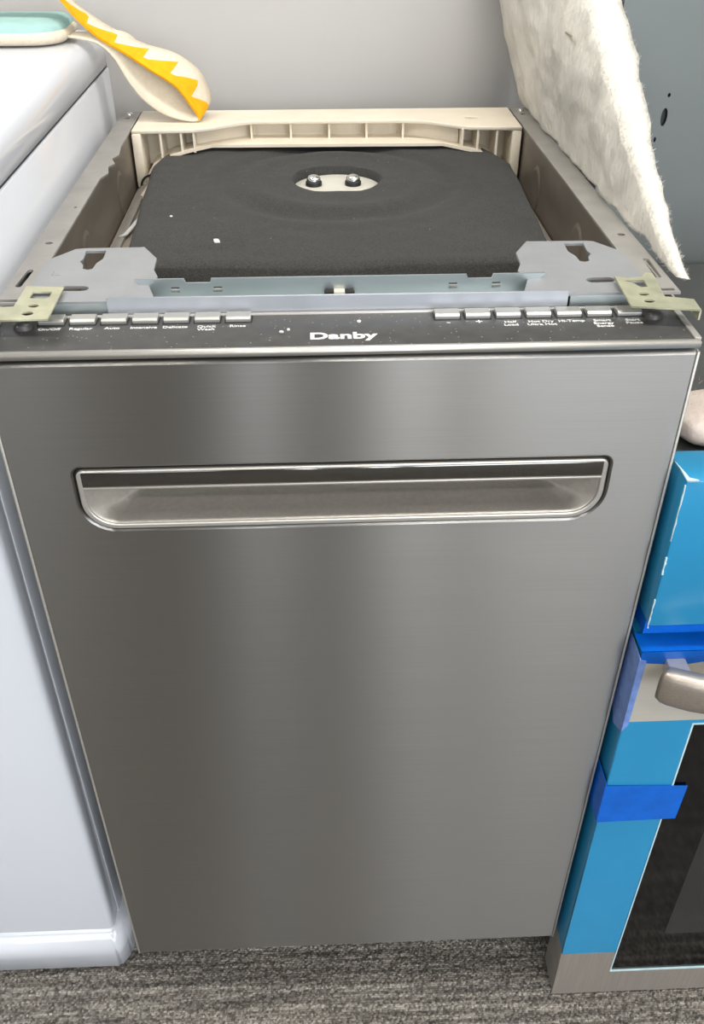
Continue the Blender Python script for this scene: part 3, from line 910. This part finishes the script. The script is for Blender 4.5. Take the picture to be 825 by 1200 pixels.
def cr_interp(pts, t):
    """piecewise linear through (t, vec)"""
    for (t0, a), (t1, b) in zip(pts, pts[1:]):
        if t <= t1:
            u = (t - t0) / (t1 - t0)
            return Vector(a).lerp(Vector(b), u)
    return Vector(pts[-1][1])


rear = [(0.0, (0.2230, 0.604, 0.808)), (0.28, (0.2090, 0.612, 0.853)), (0.58, (0.1900, 0.618, 0.912)), (1.0, (0.165, 0.622, 1.02))]
front = [(0.0, (0.2340, 0.076, 0.808)), (0.10, (0.2335, 0.150, 0.823)), (0.2, (0.2330, 0.206, 0.844)), (0.3, (0.2320, 0.250, 0.8645)), (0.42, (0.2330, 0.320, 0.8925)), (0.60, (0.2330, 0.408, 0.935)), (1.0, (0.232, 0.520, 1.02))]
NT, NS = 70, 70


def wool_pt(t, s, side):
    p = cr_interp(rear, t).lerp(cr_interp(front, t), s)
    th = 0.008 + 0.024 * min(1, t * 2.2) * (0.75 + 0.25 * s)
    nz = noise.noise(p * 22) * 0.0045 + noise.noise(p * 60) * 0.0018
    if side == 0:
        p = p + Vector((nz - 0.0045 * math.sin(math.pi * s) * math.sin(math.pi * t), 0, 0))
        p.x = max(p.x, 0.16)
    else:
        p = p + Vector((th + nz, -0.010 * s * th / 0.04, -0.005 * t))
    e = s ** 12
    p.y += e * (0.006 * noise.noise(p * 55 + Vector((5, 0, 0))) + 0.004)
    return p


bm = bmesh.new()
grid = []
for side in (0, 1):
    grid.append([[bm.verts.new(wool_pt(i / NT, j / NS, side)) for j in range(NS + 1)] for i in range(NT + 1)])
for i in range(NT):
    for j in range(NS):
        g = grid[0]; bm.faces.new((g[i][j], g[i + 1][j], g[i + 1][j + 1], g[i][j + 1]))
        g = grid[1]; bm.faces.new((g[i][j], g[i][j + 1], g[i + 1][j + 1], g[i + 1][j]))
# fuzzy rounded side strips between the two faces
def strip(seq0, seq1, out, nn=4):
    prev = seq0
    for k in range(1, nn + 1):
        u = k / nn
        if k < nn:
            cur = []
            for a_, b2 in zip(seq0, seq1):
                p = a_.co.lerp(b2.co, u)
                p = p + Vector(out) * (math.sin(math.pi * u) * 0.006 + 0.0025 * noise.noise(p * 90))
                cur.append(bm.verts.new(p))
        else:
            cur = seq1
        for a_, b2, c_, d_ in zip(prev, prev[1:], cur[1:], cur):
            bm.faces.new((a_, b2, c_, d_))
        prev = cur


strip([grid[0][i][NS] for i in range(NT + 1)], [grid[1][i][NS] for i in range(NT + 1)], (0.0, -0.8, 0.3))
strip([grid[0][i][0] for i in range(NT + 1)], [grid[1][i][0] for i in range(NT + 1)], (0, 0.3, 0))
strip(grid[0][NT], grid[1][NT], (0, 0, 1))
strip(grid[0][0], grid[1][0], (0, 0, 0))
bat = link('insulation_batt', bm_mesh(bm), MT['wool'], None, True)
tag(bat, 'white mineral wool batt propped up along the right side of the dishwasher top', 'insulation')
spots = []
for k in range(5200):
    t = random.random()
    u = random.random()
    a_, b2 = wool_pt(t, 1.0, 0), wool_pt(t, 1.0, 1)
    spots.append((a_.lerp(b2, u) + Vector((0, -0.003 * math.sin(math.pi * u), 0)), (0.35, -0.6, 0.5)))
for k in range(500):
    s_ = random.random()
    spots.append((wool_pt(0.004, s_, 0) + Vector((-0.001, 0, 0.001)), (-0.6, 0, 0.5)))
fibres('loose_fibres', spots, bat, MT['wool'], 0.0045, 0.00016)
# a dark staple-like scuff on the batt
p = wool_pt(0.50, 0.83, 0)
box('scuff_mark', p.x - 0.0050, p.x - 0.0036, p.y - 0.012, p.y + 0.012, p.z - 0.0012, p.z + 0.0008, MT['ledge'], bat)

# second, lumpy blanket on the oven top
def blanket(name, x0, x1, y0, y1, z0, z1, material, seed):
    bm = bmesh.new()
    bmesh.ops.create_icosphere(bm, subdivisions=5, radius=1.0)
    for v in bm.verts:
        c = v.co.copy()
        q = Vector([math.copysign(abs(k) ** 0.55, k) for k in c])
        p = Vector(((x0 + x1) / 2 + q.x * (x1 - x0) / 2, (y0 + y1) / 2 + q.y * (y1 - y0) / 2, (z0 + z1) / 2 + q.z * (z1 - z0) / 2))
        d = noise.noise(p * 28 + Vector((seed, 0, 0))) * 0.008 + noise.noise(p * 80) * 0.0025
        p += c.normalized() * d
        p.z = max(p.z, z0)
        v.co = p
    return link(name, bm_mesh(bm), material, None, True)


bl = blanket('insulation_roll', 0.2440, 0.60, 0.026, 0.100, 0.6905, 0.722, MT['wool_p'], 2.0)
tag(bl, 'dusty pinkish insulation roll lying on top of the blue oven', 'insulation')
fibres('loose_fibres', [((random.uniform(0.25, 0.45), random.uniform(0.03, 0.095), 0.7205), (0, 0, 1)) for k in range(250)], bl, MT['wool_p'], 0.005, 0.00018)

# ------------------------------------------------------------------ grey steel cabinet behind the oven
GC = thing('steel_cabinet', 'tall plain grey steel cabinet with small dark holes behind the blue oven', 'cabinet', (0.66, 0.54, 0))
gh = [oval(0.3275, 0.8330, 0.0032, 0.0085), oval(0.3285, 0.8530, 0.0015, 0.0020), oval(0.3225, 0.8120, 0.0012, 0.0026), oval(0.62, 0.833, 0.0032, 0.0085)]
link('front_sheet', plate_mesh([(0.2720, 0.0), (1.05, 0.0), (1.05, 1.70), (0.2720, 1.70)], gh, 0.002, 'XZ', 0.4200), MT['grey'], GC)
box('case', 0.2720, 1.05, 0.4240, 0.640, 0.0, 1.70, MT['dark'], GC)
box('edge_return', 0.2705, 0.2720, 0.4200, 0.640, 0.0, 1.70, MT['grey'], GC)

# ------------------------------------------------------------------ padded cloth with a zigzag strap
PC = thing('padded_cloth', 'aqua padded cloth with cream zigzag strap hanging off the washing machine', 'cloth', (-0.36, 0.56, 0.883))
# pad: rounded cushion outline, quilted profile
pad_o = rrect(-0.62, -0.2630, 0.508, 0.610, 0.030, 0.036, 10)


def shrink(pts, d):
    cx = sum(p_[0] for p_ in pts) / len(pts); cy = sum(p_[1] for p_ in pts) / len(pts)
    out = []
    for i, p_ in enumerate(pts):
        a_ = Vector(pts[i - 1]); b2 = Vector(pts[(i + 1) % len(pts)])
        t = (b2 - a_).normalized()
        nrm = Vector((t.y, -t.x))
        q = Vector(p_) - nrm * d
        out.append((q.x, q.y))
    return out


def pz(pts, z):
    return [(x, y, z + 0.0012 * noise.noise(Vector((x * 30, y * 30, z)))) for x, y in pts]


link('border', bm_mesh(loft([pz(shrink(pad_o, 0.006), 0.8845), pz(pad_o, 0.8890), pz(pad_o, 0.8935), pz(shrink(pad_o, 0.005), 0.8975)], True, True)), MT['cloth'], PC, True)
link('pad', bm_mesh(loft([pz(shrink(pad_o, 0.003), 0.8950), pz(shrink(pad_o, 0.0045), 0.9000), pz(shrink(pad_o, 0.010), 0.9035), pz(shrink(pad_o, 0.022), 0.9055)], False, True)), MT['aqua'], PC, True)
# strap: near-edge path loops off the machine, touches the crosspiece and returns upward
near = [(-0.300, 0.545, 0.8880), (-0.272, 0.540, 0.8890), (-0.2520, 0.532, 0.8885), (-0.2329, 0.530, 0.8835), (-0.2191, 0.530, 0.8703), (-0.2066, 0.530, 0.8468), (-0.1929, 0.530, 0.8290), (-0.1728, 0.530, 0.8150), (-0.1520, 0.530, 0.8092),
        (-0.1400, 0.530, 0.8090), (-0.1375, 0.530, 0.8125), (-0.1444, 0.530, 0.8234), (-0.1586, 0.530, 0.8426), (-0.1835, 0.530, 0.8590), (-0.2078, 0.530, 0.8750), (-0.2317, 0.530, 0.8895), (-0.2496, 0.530, 0.9060), (-0.2631, 0.530, 0.9232), (-0.2760, 0.531, 0.9420), (-0.2980, 0.534, 0.9570), (-0.3400, 0.537, 0.9560), (-0.3720, 0.540, 0.9350), (-0.3850, 0.542, 0.9085)]
wdt = [(0, 0.020, 0), (0, 0.020, 0.0005), (0.000, 0.022, 0.002), (0.004, 0.026, 0.009), (0.012, 0.030, 0.018), (0.014, 0.032, 0.026), (0.014, 0.034, 0.028), (0.012, 0.035, 0.024), (0.010, 0.036, 0.012),
       (0.010, 0.034, 0.009), (0.011, 0.033, 0.012), (0.016, 0.031, 0.012), (0.022, 0.030, 0.010), (0.024, 0.030, 0.010), (0.015, 0.030, 0.004), (0.009, 0.030, 0.004), (0.005, 0.030, 0.002), (0.003, 0.030, -0.002), (0.002, 0.030, -0.002), (0, 0.030, 0), (0, 0.030, 0), (0, 0.030, 0), (0, 0.030, 0)]


def smooth_path(pts, sub=6):
    out = []
    P = [Vector(p_) for p_ in pts]
    for i in range(len(P) - 1):
        p0, p1, p2, p3 = P[max(0, i - 1)], P[i], P[i + 1], P[min(len(P) - 1, i + 2)]
        for k in range(sub):
            t = k / sub
            out.append(0.5 * ((2 * p1) + (-p0 + p2) * t + (2 * p0 - 5 * p1 + 4 * p2 - p3) * t * t + (-p0 + 3 * p1 - 3 * p2 + p3) * t ** 3))
    out.append(P[-1])
    return out


ns, ws = smooth_path(near), smooth_path(wdt)
norms = []
for i in range(len(ns)):
    t = (ns[min(i + 1, len(ns) - 1)] - ns[max(i - 1, 0)]).normalized()
    norms.append(t.cross(ws[i]).normalized())
TH = 0.0010
bm = bmesh.new()
rows = []
for i in range(len(ns)):
    r_ = []
    for sgn, fr_ in ((1, 0), (1, .33), (1, .67), (1, 1), (-1, 1), (-1, .67), (-1, .33), (-1, 0)):
        r_.append(bm.verts.new(ns[i] + ws[i] * fr_ + norms[i] * TH * sgn))
    rows.append(r_)
for a_, b2 in zip(rows, rows[1:]):
    for k in range(8):
        bm.faces.new((a_[k], a_[(k + 1) % 8], b2[(k + 1) % 8], b2[k]))
bm.faces.new(rows[0][::-1]); bm.faces.new(rows[-1])
strap = link('strap', bm_mesh(bm), MT['cloth'], PC, True)
# orange zigzag felt band along the near edge of the returning strand
i0 = 9 * 6 + 2
sgn = 1.0 if norms[14 * 6].z > 0 else -1.0
bm = bmesh.new()
arc = [0.0]
for i in range(i0 + 1, len(ns)):
    arc.append(arc[-1] + (ns[i] - ns[i - 1]).length)
rows = []
for n_, i in enumerate(range(i0, len(ns))):
    ph = ((arc[n_] + 0.006) / 0.0300) % 1.0
    tooth = 0.16 + 0.62 * min(1.0, ph / 0.15, (1 - ph) / 0.85)     # saw teeth: sharp rise, slow fall
    off = norms[i] * sgn * (TH + 0.0005)
    lo = norms[i] * sgn * (TH - 0.0004)
    rows.append([bm.verts.new(ns[i] - ws[i] * 0.015 + off), bm.verts.new(ns[i] + ws[i] * tooth + off), bm.verts.new(ns[i] + ws[i] * tooth + lo), bm.verts.new(ns[i] - ws[i] * 0.015 - norms[i] * sgn * TH * 1.1)])
for a_, b2 in zip(rows, rows[1:]):
    for k in range(4):
        bm.faces.new((a_[k], a_[(k + 1) % 4], b2[(k + 1) % 4], b2[k]))
bm.faces.new(rows[0][::-1]); bm.faces.new(rows[-1])
link('zigzag_trim', bm_mesh(bm), MT['orange'], strap)

# ------------------------------------------------------------------ small crumbs lying on the felt and the control panel
def crumb(label, x, y, z, r):
    bm = bmesh.new()
    bmesh.ops.create_icosphere(bm, subdivisions=1, radius=r)
    for v in bm.verts:
        v.co *= 0.7 + 0.6 * random.random()
        v.co.z *= 0.6
    for v in bm.verts:
        v.co += Vector((x, y, z + r * 0.35))
    return tag(link('crumb', bm_mesh(bm), MT['crumb']), label, 'crumb')


crumb('largest white crumb on the black felt near its front left corner', -0.0983, 0.2400, 0.7805, 0.0030)
crumb('small pale crumb near the left edge of the black felt', -0.1440, 0.3050, 0.7805, 0.0016)
crumb('white crumb on the control panel left of the brand lettering', -0.0385, 0.0225, 0.8000, 0.0018)
crumb('tiny white crumb beside the larger one on the control panel', -0.0345, 0.0265, 0.8000, 0.0013)
crumb('white crumb on the control panel behind the brand lettering', 0.0110, 0.0365, 0.8000, 0.0014)
